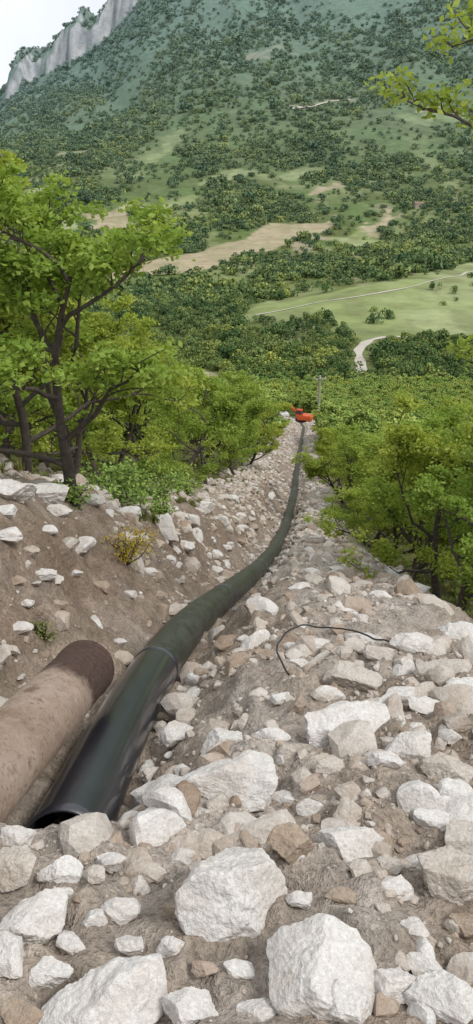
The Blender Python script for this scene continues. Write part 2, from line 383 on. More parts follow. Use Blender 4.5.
# ------------------------------------------------------------------ instancing
def scatter(name,pts,rot,scl,kind,protos):
    n=len(pts)
    me=bpy.data.meshes.new(name);me.vertices.add(n);me.vertices.foreach_set('co',np.asarray(pts,np.float32).ravel())
    a=me.attributes.new('rot','FLOAT_VECTOR','POINT');a.data.foreach_set('vector',np.asarray(rot,np.float32).ravel())
    a=me.attributes.new('scl','FLOAT_VECTOR','POINT');a.data.foreach_set('vector',np.asarray(scl,np.float32).ravel())
    a=me.attributes.new('kind','INT','POINT');a.data.foreach_set('value',np.asarray(kind,np.int32))
    o=obj(name,me)
    g=bpy.data.node_groups.new(name+'_nodes','GeometryNodeTree')
    g.interface.new_socket('Geometry',in_out='INPUT',socket_type='NodeSocketGeometry')
    g.interface.new_socket('Geometry',in_out='OUTPUT',socket_type='NodeSocketGeometry')
    gi=g.nodes.new('NodeGroupInput');go=g.nodes.new('NodeGroupOutput')
    mp=g.nodes.new('GeometryNodeMeshToPoints');g.links.new(gi.outputs[0],mp.inputs['Mesh'])
    def na(nm,t):
        q=g.nodes.new('GeometryNodeInputNamedAttribute');q.data_type=t;q.inputs['Name'].default_value=nm
        return [s for s in q.outputs if s.enabled][0]
    R=na('rot','FLOAT_VECTOR');S=na('scl','FLOAT_VECTOR');K=na('kind','INT')
    e2r=g.nodes.new('FunctionNodeEulerToRotation');g.links.new(R,e2r.inputs[0])
    jn=g.nodes.new('GeometryNodeJoinGeometry')
    for i,p in enumerate(protos):
        ob=g.nodes.new('GeometryNodeObjectInfo');ob.inputs['Object'].default_value=p;ob.inputs['As Instance'].default_value=True
        cm=g.nodes.new('FunctionNodeCompare');cm.data_type='INT';cm.operation='EQUAL'
        ins=[s for s in cm.inputs if s.type=='INT']
        g.links.new(K,ins[0]);ins[1].default_value=i
        ip=g.nodes.new('GeometryNodeInstanceOnPoints')
        g.links.new(mp.outputs[0],ip.inputs['Points']);g.links.new(cm.outputs[0],ip.inputs['Selection'])
        g.links.new(ob.outputs['Geometry'],ip.inputs['Instance']);g.links.new(e2r.outputs[0],ip.inputs['Rotation']);g.links.new(S,ip.inputs['Scale'])
        g.links.new(ip.outputs[0],jn.inputs[0])
    g.links.new(jn.outputs[0],go.inputs[0])
    md=o.modifiers.new('instances','NODES');md.node_group=g
    return o
rng=np.random.default_rng(7)
stones=[obj('stone_shape',rock_mesh('stone_shape',500+i,3 if i<5 else 2,(1,rng.uniform(.6,.95),rng.uniform(.4,.75)),.035,11,M_rock if i not in (2,) else M_rockw,blocky=i%2),link=False) for i in range(10)]
def stone_field(name,n,seed,base,sig,cap,ymin,ymax,dmin,dmax,small=False):
    r=np.random.default_rng(seed)
    y=np.exp(r.uniform(math.log(ymin+2.5),math.log(ymax+2.5),n))-2.5
    dd=r.uniform(dmin,dmax,n)
    wdt=np.interp(y,[0,5,9,20,35,60,110],[.7,.8,1,.85,.6,.55,.8])
    x=XP(y)+dd*wdt
    keep=(np.abs(x)<.55*(y+2.2)+.3)
    cl=fbm(x*.9,y*.9,61,3)+.5*fbm(x*3.3,y*3.3,62,2)
    pr=np.clip(.6+2.1*cl,.12,1)
    pr=np.where((dd<-.45)&(dd>-1.9)&(y>3),pr*.6,pr)
    keep&=(r.uniform(size=n)<pr)
    keep&=~((np.abs(x-XP(y))<.19)&(y>2.4)&(y<60))
    keep&=~((x>-1.22)&(x<-.72)&(y>1.5)&(y<3.8))
    x,y=x[keep],y[keep]
    s=np.minimum(base*(y+4.5)/6*np.exp(r.normal(0,sig,len(x))),cap)
    s=np.minimum(s,.06*(y+2.))
    z=H(x,y)-s*.02
    rot=r.uniform(-.5,.5,(len(x),3));rot[:,2]=r.uniform(0,6.28,len(x))
    scl=s[:,None]*r.uniform(.75,1.25,(len(x),3))
    return scatter(name,np.stack([x,y,z],-1),rot,scl,r.integers(5,10,len(x)) if small else r.integers(0,10,len(x)),stones)
stone_field('rubble',16500,1,.036,.7,.30,.9,130,-4.6,2.7)
stone_field('gravel',42000,2,.012,.55,.08,.9,45,-4.4,2.6,True)
stone_field('rubble',1700,3,.11,.40,.36,1.6,110,-3.9,2.5)

# ------------------------------------------------------------------ pipes
def tube_mesh(name,path,r,mats,seg=40,inner=.9,cap=True,matf=None,rfun=None):
    path=np.asarray(path,float);n=len(path)
    tg=np.gradient(path,axis=0);tg/=np.linalg.norm(tg,axis=1)[:,None]
    up=np.array([0,0,1.]);sd=np.cross(tg,up);sd/=np.linalg.norm(sd,axis=1)[:,None];u2=np.cross(sd,tg)
    a=np.linspace(0,2*math.pi,seg,endpoint=False)
    R=np.full(n,r) if rfun is None else rfun
    ring=path[:,None]+(sd[:,None]*np.cos(a)[None,:,None]+u2[:,None]*np.sin(a)[None,:,None])*R[:,None,None]
    V=[ring.reshape(-1,3)];i=np.arange(n*seg).reshape(n,seg);j=np.roll(i,-1,1)
    F=[np.stack([i[:-1],j[:-1],j[1:],i[1:]],-1).reshape(-1,4)]
    mi=[np.repeat(np.zeros(n-1,int) if matf is None else matf,seg)]
    if cap:
        for e,dirn in ((0,1),(n-1,-1)):
            base=sum(len(q) for q in V)
            pe=path[e];off=tg[e]*.5*dirn
            inn=pe+(sd[e]*np.cos(a)[:,None]+u2[e]*np.sin(a)[:,None])*R[e]*inner
            deep=inn+off
            V+= [inn,deep]
            o=np.arange(seg);p=np.roll(o,-1)
            eo=i[e]
            F.append(np.stack([eo[o],base+o,base+p,eo[p]],-1));F.append(np.stack([base+o,base+seg+o,base+seg+p,base+p],-1))
            mi+= [np.zeros(2*seg,int)]
    return quadmesh(name,np.concatenate(V),np.concatenate(F),mats,np.concatenate(mi),smooth=True)
def pipe_mat(name,col,rough,dust,dustcol,spec):
    m,nt,b=newmat(name)
    pos=N(nt,'ShaderNodeNewGeometry').outputs['Position']
    n1=noise_n(nt,4,6,.7,pos);n2=noise_n(nt,60,4,.8,pos)
    f=mathn(nt,'MULTIPLY',ramp(nt,n1.outputs['Fac'],[(.42,0.),(.75,1.)]).outputs[0],dust)
    f2=mathn(nt,'MULTIPLY',ramp(nt,n2.outputs['Fac'],[(.45,0.),(.7,1.)]).outputs[0],dust*.5)
    ff=mathn(nt,'ADD',f,f2,True)
    nt.links.new(mixc(nt,ff,col,dustcol),b.inputs['Base Color'])
    nt.links.new(mathn(nt,'ADD',mathn(nt,'MULTIPLY',ff,.6),rough),b.inputs['Roughness'])
    b.inputs['Specular IOR Level'].default_value=spec
    nt.links.new(bump(nt,n1.outputs['Fac'],.3,.02),b.inputs['Normal'])
    return m
M_pipe=pipe_mat('black_pipe_coating',(.007,.009,.017),.40,.06,(.12,.13,.16),1.0)
_b=M_pipe.node_tree.nodes['Principled BSDF'];_b.inputs['Coat Weight'].default_value=.6;_b.inputs['Coat Roughness'].default_value=.14
M_pipe2=pipe_mat('dusty_pipe_coating',(.026,.030,.024),.34,.36,(.16,.16,.135),.6)
yy=np.concatenate([np.arange(2.33,14,.06),np.arange(14,126,.4)])
zz=P(yy)-.27
path=np.stack([XP(yy),yy,zz],-1)
mf=np.array([0 if y<4.75 else 1 for y in yy[:-1]])
bp=obj('black_pipeline',tube_mesh('black_pipeline',path,.172,[M_pipe,M_pipe2],48,.93,True,mf))
for yj in (4.75,8.6,14,20,26,32,38,44,56,68):
    k=int(np.argmin(np.abs(yy-yj)))
    q=path[k];t_=path[min(k+1,len(path)-1)]-path[k-1];t_/=np.linalg.norm(t_)
    w=.07 if yj<12 else .2
    ss=np.array([-w,-w*.9,w*.9,w]);pp=q+ss[:,None]*t_
    obj('joint_sleeve',tube_mesh('joint_sleeve',pp,.18,[M_pipe],40,.9,False,rfun=np.array([.170,.177,.177,.170])),bp)
def rust_mat():
    m,nt,b=newmat('rusty_pipe_steel')
    pos=N(nt,'ShaderNodeNewGeometry').outputs['Position']
    sp=N(nt,'ShaderNodeSeparateXYZ');nt.links.new(pos,sp.inputs[0])
    n1=noise_n(nt,3.5,8,.72,pos);n2=noise_n(nt,40,6,.8,pos);n0=noise_n(nt,1.5,4,.7,pos)
    coat=mixc(nt,ramp(nt,n1.outputs['Fac'],[(.40,0.),(.64,1.)]).outputs[0],(.40,.315,.25),(.26,.175,.12))
    coat=mixc(nt,ramp(nt,n0.outputs['Fac'],[(.42,0.),(.62,.7)]).outputs[0],coat,(.30,.24,.195))
    coat=mixc(nt,mathn(nt,'MULTIPLY',ramp(nt,n2.outputs['Fac'],[(.54,0.),(.66,1.)]).outputs[0],.5),coat,(.48,.42,.36))
    coat=mixc(nt,mathn(nt,'MULTIPLY',ramp(nt,n2.outputs['Fac'],[(.36,1.),(.45,0.)]).outputs[0],.8),coat,(.13,.07,.04))
    coat=mixc(nt,mathn(nt,'MULTIPLY',ramp(nt,n1.outputs['Fac'],[(.33,1.),(.40,0.)]).outputs[0],.8),coat,(.15,.085,.055))
    rust=mixc(nt,ramp(nt,n2.outputs['Fac'],[(.4,0.),(.65,1.)]).outputs[0],(.04,.024,.02),(.12,.065,.045))
    e=mathn(nt,'ADD',sp.outputs['Y'],mathn(nt,'MULTIPLY',n1.outputs['Fac'],.35))
    f=N(nt,'ShaderNodeMapRange');f.inputs['From Min'].default_value=3.34;f.inputs['From Max'].default_value=3.44;nt.links.new(e,f.inputs['Value'])
    c=mixc(nt,f.outputs[0],coat,rust)
    nt.links.new(c,b.inputs['Base Color']);b.inputs['Roughness'].default_value=.8
    nt.links.new(bump(nt,mathn(nt,'ADD',n1.outputs['Fac'],n2.outputs['Fac']),.6,.02),b.inputs['Normal'])
    return m
M_rust=rust_mat()
ry=np.linspace(1.3,3.66,60)
rp=np.stack([-.88-(3.64-ry)*.075,ry,-2.62+(3.64-ry)*.345],-1)
rf=.165+.0*ry;rf[-3:]=.172
obj('rusty_pipe',tube_mesh('rusty_pipe',rp,.165,[M_rust],48,.9,True,rfun=rf))
ck=[(290,688),(276,672),(277,655),(286,644),(305,638),(330,640),(352,648),(372,660),(390,664)]
cw=np.array([site(*p) for p in ck]);s=np.linspace(0,len(ck)-1,160)
cx=np.interp(s,range(len(ck)),cw[:,0]);cy=np.interp(s,range(len(ck)),cw[:,1])
kk=np.ones(17)/17
cx=np.convolve(np.pad(cx,8,mode='edge'),kk,'valid');cy=np.convolve(np.pad(cy,8,mode='edge'),kk,'valid')
czz=H(cx,cy)+.07;kz_=np.ones(31)/31;czz=np.convolve(np.pad(czz,15,mode='edge'),kz_,'valid')+.06*np.sin(np.linspace(0,math.pi,160))
obj('cable',tube_mesh('cable',np.stack([cx,cy,czz],-1),.006,[plain('cable_rubber',(.03,.03,.03),.5)],8,.5,False))

# ------------------------------------------------------------------ trees
class TB:
    def __init__(s,seed): s.r=np.random.default_rng(seed);s.V=[];s.F=[];s.n=0;s.cl=[]
    def tube(s,pts,r0,r1,sides=6):
        pts=np.asarray(pts,float);n=len(pts)
        tg=np.gradient(pts,axis=0);tg/=np.linalg.norm(tg,axis=1)[:,None]+1e-9
        ref=np.array([.31,.17,.93]);a=np.cross(tg,ref);nn=np.linalg.norm(a,axis=1)[:,None]
        a=np.where(nn<.05,np.array([1.,0,0]),a/np.maximum(nn,.05));b=np.cross(tg,a)
        R=np.linspace(r0,r1,n);an=np.linspace(0,2*math.pi,sides,endpoint=False)
        ring=pts[:,None]+(a[:,None]*np.cos(an)[None,:,None]+b[:,None]*np.sin(an)[None,:,None])*R[:,None,None]
        i=np.arange(n*sides).reshape(n,sides)+s.n;j=np.roll(i,-1,1)
        s.V.append(ring.reshape(-1,3));s.F.append(np.stack([i[:-1],j[:-1],j[1:],i[1:]],-1).reshape(-1,4));s.n+=n*sides
    def branch(s,p0,dr,L,r0,n=6,up=.15,wob=.18):
        p=[np.array(p0,float)];dr=np.array(dr,float);dr/=np.linalg.norm(dr)
        for _ in range(n-1):
            dr=dr+s.r.normal(0,wob,3)+np.array([0,0,up]);dr/=np.linalg.norm(dr);p.append(p[-1]+dr*L/(n-1))
        return np.array(p),dr
    def foliate(s,limb,r,L,nsub=5,ntw=4,twl=.4,leafp=1.0,start=.25):
        for k in range(nsub):
            f=start+(1-start)*(k+s.r.uniform(.2,1))/nsub;f=min(f,.999)
            idx=f*(len(limb)-1);i0=int(idx);p=limb[i0]+(limb[min(i0+1,len(limb)-1)]-limb[i0])*(idx-i0)
            base=limb[min(i0+1,len(limb)-1)]-limb[i0];base/=np.linalg.norm(base)+1e-9
            side=np.cross(base,[0,0,1]);side/=np.linalg.norm(side)+1e-9
            dr=base*.6+side*s.r.choice([-1,1])*s.r.uniform(.5,1)+np.array([0,0,s.r.uniform(-.1,.5)])
            l=L*.5*(1.15-.5*f)*s.r.uniform(.7,1.2)
            sb,_=s.branch(p,dr,l,0,5,.08,.22);s.tube(sb,r*.45*(1.1-.5*f),r*.15,4)
            for t in range(ntw):
                q=sb[1+int(s.r.integers(0,4))];dv=s.r.normal(0,1,3);dv[2]=abs(dv[2])*.5+.1;dv/=np.linalg.norm(dv)
                tw,_=s.branch(q,dv,twl*s.r.uniform(.6,1.2),0,4,.05,.25);s.tube(tw,.008,.004,3)
                s.cl.append(tw[-1]);
                if s.r.uniform()<.5: s.cl.append(tw[2])
            s.cl.append(sb[-1])
    def finish(s,name,leaves,ls,spread,mleaf,flat=.5):
        cl=np.array(s.cl)
        wgt=s.r.uniform(.3,1.7,len(cl));wgt/=wgt.sum()
        idx=s.r.choice(len(cl),leaves,p=wgt);n=leaves
        ctint=s.r.uniform(0,1,len(cl))
        c=cl[idx]+s.r.normal(0,1,(n,3))*np.array([spread,spread,spread*flat])
        ct=ctint[idx]
        nrm=s.r.normal(0,.7,(n,3))+np.array([0,0,.8]);nrm/=np.linalg.norm(nrm,axis=1)[:,None]
        t=np.cross(nrm,s.r.normal(size=(n,3)));t/=np.linalg.norm(t,axis=1)[:,None];b=np.cross(nrm,t)
        L=ls*s.r.uniform(.6,1.3,n)[:,None];W=L*.62
        q=np.stack([c-t*L/2,c+b*W/2-nrm*L*.08,c+t*L/2,c-b*W/2-nrm*L*.08],1).reshape(-1,3)
        f=np.arange(n*4).reshape(n,4)+s.n
        nb=sum(len(x) for x in s.F)
        V=np.concatenate(s.V+[q]);F=np.concatenate(s.F+[f])
        mi=np.concatenate([np.zeros(nb,int),np.ones(n,int)])
        tint=np.concatenate([np.zeros(nb),np.clip(.5*ct+.5*s.r.uniform(0,1,n),0,1)])
        sm=np.concatenate([np.ones(nb,bool),np.zeros(n,bool)])
        return quadmesh(name,V,F,[M_bark,mleaf],mi,{'tint':('FACE','FLOAT',tint)},sm)
def oak(name,seed,Ht=3.8,lean=(0,0),nl=22000,ls=.072,limbs=10,mleaf=None,spread=.10,trr=.085,f0=.30):
    b=TB(seed);r=b.r
    n=8;tr=[np.array([0,0,-.3])];dr=np.array([lean[0],lean[1],1.])
    for k in range(n-1):
        dr=dr+np.array([r.normal(0,.13),r.normal(0,.13),.05]);dr/=np.linalg.norm(dr);tr.append(tr[-1]+dr*(Ht*.80+.3)/(n-1))
    tr=np.array(tr);b.tube(tr,trr,trr*.25,8)
    az=r.uniform(0,6.28)
    for k in range(limbs):
        f=f0+(.98-f0)*k/(limbs-1);idx=f*(n-1)*.999;i0=int(idx);p=tr[i0]+(tr[i0+1]-tr[i0])*(idx-i0)
        az+=2.4+r.normal(0,.3);el=math.radians(10+45*f+r.normal(0,8))
        L=Ht*(.54-.24*f)*r.uniform(.75,1.3)
        lb,_=b.branch(p,[math.cos(az)*math.cos(el),math.sin(az)*math.cos(el),math.sin(el)],L,0,7,.05,.2)
        b.tube(lb,trr*.5*(1.2-.6*f),.010,5)
        b.foliate(lb,trr*.4,L,5,3,.34,start=.35)
        b.cl.append(lb[-1])
    return b.finish(name,nl,ls,spread,mleaf or M_leaf)
oaks=[oak('oak_tree',s,3.8,ln,14000,.080,9,f0=.18 if i_%2 else .28,spread=.092) for i_,(s,ln) in enumerate(((11,(-.22,-.05)),(12,(.1,.1)),(13,(0,-.1)),(14,(.15,0)),(15,(-.1,.1)),(16,(.05,-.15))))]
print('oaks',time.time()-T0)
# (offset from pipeline, distance, height, form, turn)
tp=[(-4.1,8.4,3.5,1,1.),(-4.0,11.2,3.7,2,2.),(-5.5,10.5,4.0,3,.4),(-3.3,12.6,3.1,4,3.),(-3.3,15.5,3.2,5,.3),(-4.3,14.6,3.6,1,2.2),
(-3.2,19.5,3.2,2,1.2),(-4.6,18,3.8,3,4.),(-3.2,24,3.3,5,2.),(-5.0,23,3.9,0,1.4),(-6.0,16,4.0,4,5.),(-3.4,31,3.4,1,3.),(-5.2,30,4,2,.2),(-7.0,22,4.2,5,2.7),
(-3.4,38,3.5,3,1.),(-7.2,13,4.0,0,4.),(-7.5,28,4.2,4,.9),(-6.,8.0,3.6,5,2.1),(-5.2,36,4,0,2.),
(2.9,7.6,2.3,1,0.),(3.5,8.3,2.9,2,1.),(3.0,9.6,2.7,4,5.),(4.2,9.4,3.4,3,2.),(2.9,11.6,2.9,3,2.),(4.2,11.8,3.5,4,3.),(3.2,14.2,3.1,0,2.9),(4.6,15,3.7,5,1.),(3.3,17.5,3.2,1,4.),(5.2,18.5,4.0,2,2.),
(3.4,22,3.3,3,.5),(5.2,23,4.0,4,1.5),(3.5,27,3.4,5,3.),(5.4,28,4.2,0,.1),(5.8,12.8,3.9,1,3.3),(6.5,16.5,4.2,3,5.),(3.6,33,3.5,2,4.4),(5.6,35,4,4,.7),(3.8,40,3.6,1,2.7),(5.0,7.6,3.2,5,.7)]
plc=[]
for dx,y,h,k,a in tp: plc.append((float(XP(y))+dx*float(np.interp(y,[14,32],[1,.72])),y,h,k,a))
hx_,hy_=site(80,507);plc.append((hx_,hy_,3.15,0,0.)); hx_,hy_=site(28,478);plc.append((hx_,hy_,3.4,4,1.8))
for x,y,h,k,a in plc:
    o=obj('oak_tree',oaks[k]);o.location=(x,y,float(H(x,y)));s=h/3.8;o.scale=(s*1.08,s*1.08,s);o.rotation_euler=(0,0,a)
b=TB(77)
bx,by=3.9,6.2;bz=float(H(bx,by))
tr=np.array([(bx,by,bz-.2),(bx-.05,by,bz+1.2),(bx+.05,by,bz+2.6),(bx-.1,by,bz+3.9),(bx-.2,by+.1,bz+5.2),(bx-.3,by,bz+6.2)]);b.tube(tr,.12,.03,9)
def bough(pts,r0,nsub,ntw,tw,st=.3,L=1.):
    s_=np.linspace(0,len(pts)-1,12);p=np.array(pts,float)
    q=np.stack([np.interp(s_,range(len(p)),p[:,i]) for i in range(3)],-1)+b.r.normal(0,.015,(12,3));b.tube(q,r0,.006,5);b.foliate(q,r0*.7,L,nsub,ntw,tw,start=st);b.cl.append(q[-1])
bough([tr[3],(3.0,6.1,-.05),(2.2,6.0,.18),(1.7,6.0,.30),(1.08,6.0,.50)],.032,8,2,.14,.5,.6)
bough([tr[4],(3.0,6.1,.75),(2.2,6.0,.85),(1.45,6.0,.80)],.030,8,2,.16,.4,.6)
bough([tr[4],(3.0,6.1,.9),(2.3,6.0,1.0),(1.6,6.0,1.05)],.030,7,2,.16,.4,.6)
bough([tr[3],(3.1,6.2,-.3),(2.5,6.3,.0),(1.9,6.3,.10)],.02,5,2,.14,.45,.6)
bough([tr[2],(3.1,6.3,-1.55),(2.5,6.3,-1.45),(2.0,6.3,-1.4)],.02,5,2,.14,.5,.6)
bough([tr[5],(3.6,6.4,2.2),(3.2,6.3,2.6)],.03,6,3,.25);bough([tr[4],(4.4,6.4,1.6),(5.,6.3,2.)],.03,6,3,.25);bough([tr[3],(4.6,6.8,.6),(5.3,6.9,.8)],.03,6,3,.25)
obj('oak_tree',b.finish('oak_tree_side',4600,.058,.045,M_leaf,.8))
b=TB(78)
bx,by=-3.25,8.0;bz=float(H(bx,by));topz=.25
hs=topz-bz
tr=np.array([(bx,by,bz-.2),(bx+.1,by,bz+hs*.3),(bx,by+.1,bz+hs*.55),(bx+.35,by,bz+hs*.8),(bx+.6,by,bz+hs)]);b.tube(tr,.08,.012,8)
for f,az_,L_ in ((2,-.2,1.4),(2,3.,1.1),(2,1.6,1.),(3,-.1,.9),(3,2.6,.9),(3,4.4,.8)):
    lb,_=b.branch(tr[f],(math.cos(az_),math.sin(az_),.45),L_,0,8,.03,.15);b.tube(lb,.022,.006,5);b.foliate(lb,.02,.7,5,2,.18,start=.35);b.cl.append(lb[-1])
b.foliate(tr[2:],.02,.6,5,2,.18,start=.3);b.cl.append(tr[-1])
obj('oak_tree',b.finish('oak_tree_thin',3600,.065,.05,M_leaf,.7))
print('trees',time.time()-T0)
r=np.random.default_rng(5)
lod=[obj('woodland_oak_shape',oak('woodland_oak_shape',s,3.8,(0,0),2800,.22,8,M_leafmid,.15),link=False) for s in (31,32,33)]
n=7000;y=np.sqrt(r.uniform(22**2,215**2,n));x=r.uniform(-.62,.62,n)*(y+8)
d=x-XP(y);zt,zm=zones(x,y*1.03)
half=np.interp(y,[20,45,60,95,104,135,145,215],[3.0,2.6,2.4,2.8,5,6,2,0])
keep=((d<-half-.1)|(d>half+.2))&(zt<-.004)&(r.uniform(size=n)<.75)&~((y<42)&(np.abs(d)<5.5))
for q_ in (1.1,1.17,1.25,1.33): keep&=(y<170)|(zones(x,y*q_)[0]<0)
keep&=~((y>80)&(y<112)&(d>-1)&(d<3.6))
x,y=x[keep],y[keep];s=r.uniform(.65,1.35,len(x))*np.interp(y,[20,90,110,140,200],[.95,.9,.75,.95,1.3])
rot=np.zeros((len(x),3));rot[:,2]=r.uniform(0,6.28,len(x))
scatter('woodland',np.stack([x,y,H(x,y)-.1],-1),rot,s[:,None]*np.array([[1.1,1.1,1.]]),r.integers(0,3,len(x)),lod)
def crown(name,seed,nf,fs):
    q=np.random.default_rng(seed)
    nl=int(q.integers(6,10));lc=q.normal(0,.42,(nl,3))*np.array([1,1,.6])+np.array([0,0,.75]);lr=q.uniform(.32,.6,nl)
    k=q.integers(0,nl,nf);dv=q.normal(size=(nf,3));dv[:,2]+=.25;dv/=np.linalg.norm(dv,axis=1)[:,None]
    c=lc[k]+dv*lr[k][:,None]*q.uniform(.75,1.05,nf)[:,None]
    nrm=dv+q.normal(0,.45,(nf,3));nrm/=np.linalg.norm(nrm,axis=1)[:,None]
    t=np.cross(nrm,q.normal(size=(nf,3)));t/=np.linalg.norm(t,axis=1)[:,None];bb=np.cross(nrm,t);L=fs*q.uniform(.6,1.3,nf)[:,None]
    V=np.stack([c-t*L/2,c+bb*L*.4,c+t*L/2,c-bb*L*.4],1).reshape(-1,3)
    F=np.arange(nf*4).reshape(nf,4)
    an=np.linspace(0,2*math.pi,5,endpoint=False);r1=np.stack([.07*np.cos(an),.07*np.sin(an),0*an-.3],-1);r2=r1*np.array([.5,.5,0])+np.array([0,0,.9])
    o=nf*4;i=np.arange(5);j=(i+1)%5
    V=np.concatenate([V,r1,r2]);F=np.concatenate([F,np.stack([o+i,o+j,o+5+j,o+5+i],-1)])
    mi=np.concatenate([np.zeros(nf,int),np.ones(5,int)]);tint=np.concatenate([q.uniform(0,1,nf),np.zeros(5)])
    return obj(name,quadmesh(name,V,F,[M_leaffar,M_bark],mi,{'tint':('FACE','FLOAT',tint)}),link=False)
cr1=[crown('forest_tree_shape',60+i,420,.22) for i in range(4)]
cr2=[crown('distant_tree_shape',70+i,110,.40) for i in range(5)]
def forest(name,n,y0,y1,size,protos,seed,pw):
    r=np.random.default_rng(seed)
    if pw=='area': y=np.sqrt(r.uniform(y0**2,y1**2,n))
    else: y=np.exp(r.uniform(math.log(y0),math.log(y1),n))
    x=r.uniform(-.55,.55,n)*y
    zt,zm=zones(x,y);zt2,zm2=zones(x,y*1.035)
    dens=.52+2.6*fbm(x/70,y/140,51,4)
    hi=.95+2.2*fbm(x/160,y/420,52,5)
    f_=sstep(1200,1700,y);dens=dens*(1-f_)+hi*f_
    keep=(r.uniform(size=n)<np.clip(dens,.12,1))&(zt<-.0015)&((zm<-.001)|(r.uniform(size=n)<.012))
    keep&=((zt2<-.003)|(y>700))&~nearpath(x,y,6)&~nearpath(x,y+14,5)
    if y0<400:
        for q_ in (1.07,1.11,1.16,1.22): keep&=(y>290)|(zones(x,y*q_)[0]<0)
    g=(H(x,y+25)-H(x,y-5))/30
    keep&=~((y>3500)&(g>.55))
    x,y=x[keep],y[keep]
    s=size(y)*np.exp(r.normal(0,.36,len(x)))/2
    rot=np.zeros((len(x),3));rot[:,2]=r.uniform(0,6.28,len(x))
    sc=s[:,None]*np.stack([np.ones(len(x)),np.ones(len(x)),r.uniform(.75,1.25,len(x))],-1)
    print(name,len(x))
    return scatter(name,np.stack([x,y,H(x,y)-.1*s],-1),rot,sc,r.integers(0,len(protos),len(x)),protos)
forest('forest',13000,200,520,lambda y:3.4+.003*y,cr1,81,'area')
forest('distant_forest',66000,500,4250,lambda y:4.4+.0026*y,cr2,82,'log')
print('forest',time.time()-T0)

# ------------------------------------------------------------------ paths
M_path=plain('path_gravel',(.48,.44,.38),.95,0,.2,1)
def strip(name,q,w,lift=.25):
    q=np.array(q);s=np.linspace(0,len(q)-1,len(q)*12)
    x=np.interp(s,range(len(q)),q[:,0]);y=np.interp(s,range(len(q)),q[:,1])
    k=np.ones(9)/9;x=np.convolve(np.pad(x,4,mode='edge'),k,'valid');y=np.convolve(np.pad(y,4,mode='edge'),k,'valid')
    t=np.stack([np.gradient(x),np.gradient(y)],-1);t/=np.linalg.norm(t,axis=1)[:,None];nn=np.stack([-t[:,1],t[:,0]],-1)
    W=w*(1+.2*np.sin(s*3.1)+.15*np.sin(s*7.3))/2;V=[]
    for o in (-1,-.33,.33,1):
        a=x+nn[:,0]*W*o;c=y+nn[:,1]*W*o;V.append(np.stack([a,c,H(a,c)+lift],-1))
    n=len(s);F=[]
    for c in range(3):
        i=np.arange(n-1);F.append(np.stack([c*n+i,c*n+i+1,(c+1)*n+i+1,(c+1)*n+i],-1))
    obj(name,quadmesh(name,np.concatenate(V),np.concatenate(F),[M_path],smooth=True))
strip('dirt_path',path_w[0],4.2)
strip('dirt_path',path_w[1],1.8)
strip('dirt_path',[site(*p) for p in [(290,110),(320,105),(352,101)]],9,2.5)

# ------------------------------------------------------------------ built objects
def part(name,parent,size,loc,mat,rot=(0,0,0),bev=.03,taper=None):
    bm=bmesh.new();bmesh.ops.create_cube(bm,size=1)
    for v in bm.verts:
        v.co=Vector((v.co.x*size[0],v.co.y*size[1],v.co.z*size[2]))
        if taper and v.co.z>0: v.co.x*=taper;v.co.y*=taper
    bmesh.ops.bevel(bm,geom=bm.edges[:],offset=bev,segments=2,affect='EDGES')
    me=bpy.data.meshes.new(name);bm.to_mesh(me);bm.free();me.materials.append(mat)
    o=obj(name,me,parent);o.location=loc;o.rotation_euler=rot;return o
def cyl(name,parent,r1,r2,h,loc,mat,rot=(0,0,0),seg=16):
    bm=bmesh.new();bmesh.ops.create_cone(bm,cap_ends=True,segments=seg,radius1=r1,radius2=r2,depth=h)
    me=bpy.data.meshes.new(name);bm.to_mesh(me);bm.free();me.materials.append(mat)
    o=obj(name,me,parent);o.location=loc;o.rotation_euler=rot;return o
def empty(name,loc,rz=0,s=1):
    e=bpy.data.objects.new(name,None);scene.collection.objects.link(e);e.location=loc;e.rotation_euler=(0,0,rz);e.scale=(s,s,s);return e
M_or=plain('orange_paint',(.58,.11,.03),.5,0,.15,2,.05);M_dk=plain('dark_steel',(.03,.03,.03),.6);M_gl=plain('cab_glass',(.03,.04,.05),.1,0,.05);M_wood=plain('pole_wood',(.33,.30,.27),.9)
M_wh=plain('white_paint',(.6,.6,.58),.5,0,.1);M_roof=plain('roof_tile',(.25,.16,.12),.9);M_wall=plain('stone_wall',(.36,.32,.27),.9)
ey=116.;ex=(302-236.5)/FPX/.96*ey;ez=float(H(ex,ey))
E=empty('excavator',(ex,ey,ez+.1),math.radians(70),.8)
for sx in (-1,1):
    part('track',E,(.5,3.4,.75),(sx*1.0,0,.38),M_dk,bev=.2)
    for k in range(4): cyl('track_wheel',E,.22,.22,.54,(sx*1.0,-1.05+.7*k,.3),M_wood,(0,math.pi/2,0))
part('undercarriage',E,(1.6,1.8,.4),(0,0,.65),M_dk)
part('house_body',E,(2.3,2.5,.95),(.0,-.4,1.4),M_or,bev=.12)
part('counterweight',E,(2.3,.7,1.0),(0,-1.75,1.35),M_or,bev=.2)
part('cab',E,(.95,1.4,1.5),(-.62,.45,2.3),M_or,bev=.1,taper=.92)
part('cab_window',E,(.8,1.42,.8),(-.62,.46,2.5),M_gl,bev=.04,taper=.95);part('cab_side_window',E,(.97,1.1,.8),(-.62,.46,2.5),M_gl,bev=.04,taper=.95)
part('boom_lower',E,(.35,2.6,.45),(.25,1.9,2.6),M_or,(math.radians(45),0,0),.06);part('boom_upper',E,(.32,2.4,.4),(.25,3.75,3.35),M_or,(math.radians(-8),0,0),.06)
part('stick',E,(.28,.32,2.3),(.25,4.9,2.2),M_or,(math.radians(12),0,0),.05);part('bucket',E,(.9,.75,.7),(.25,4.65,.85),M_dk,(math.radians(25),0,0),.12)
cyl('boom_cylinder',E,.08,.08,1.9,(.25,1.5,2.0),M_dk,(math.radians(-40),0,0))
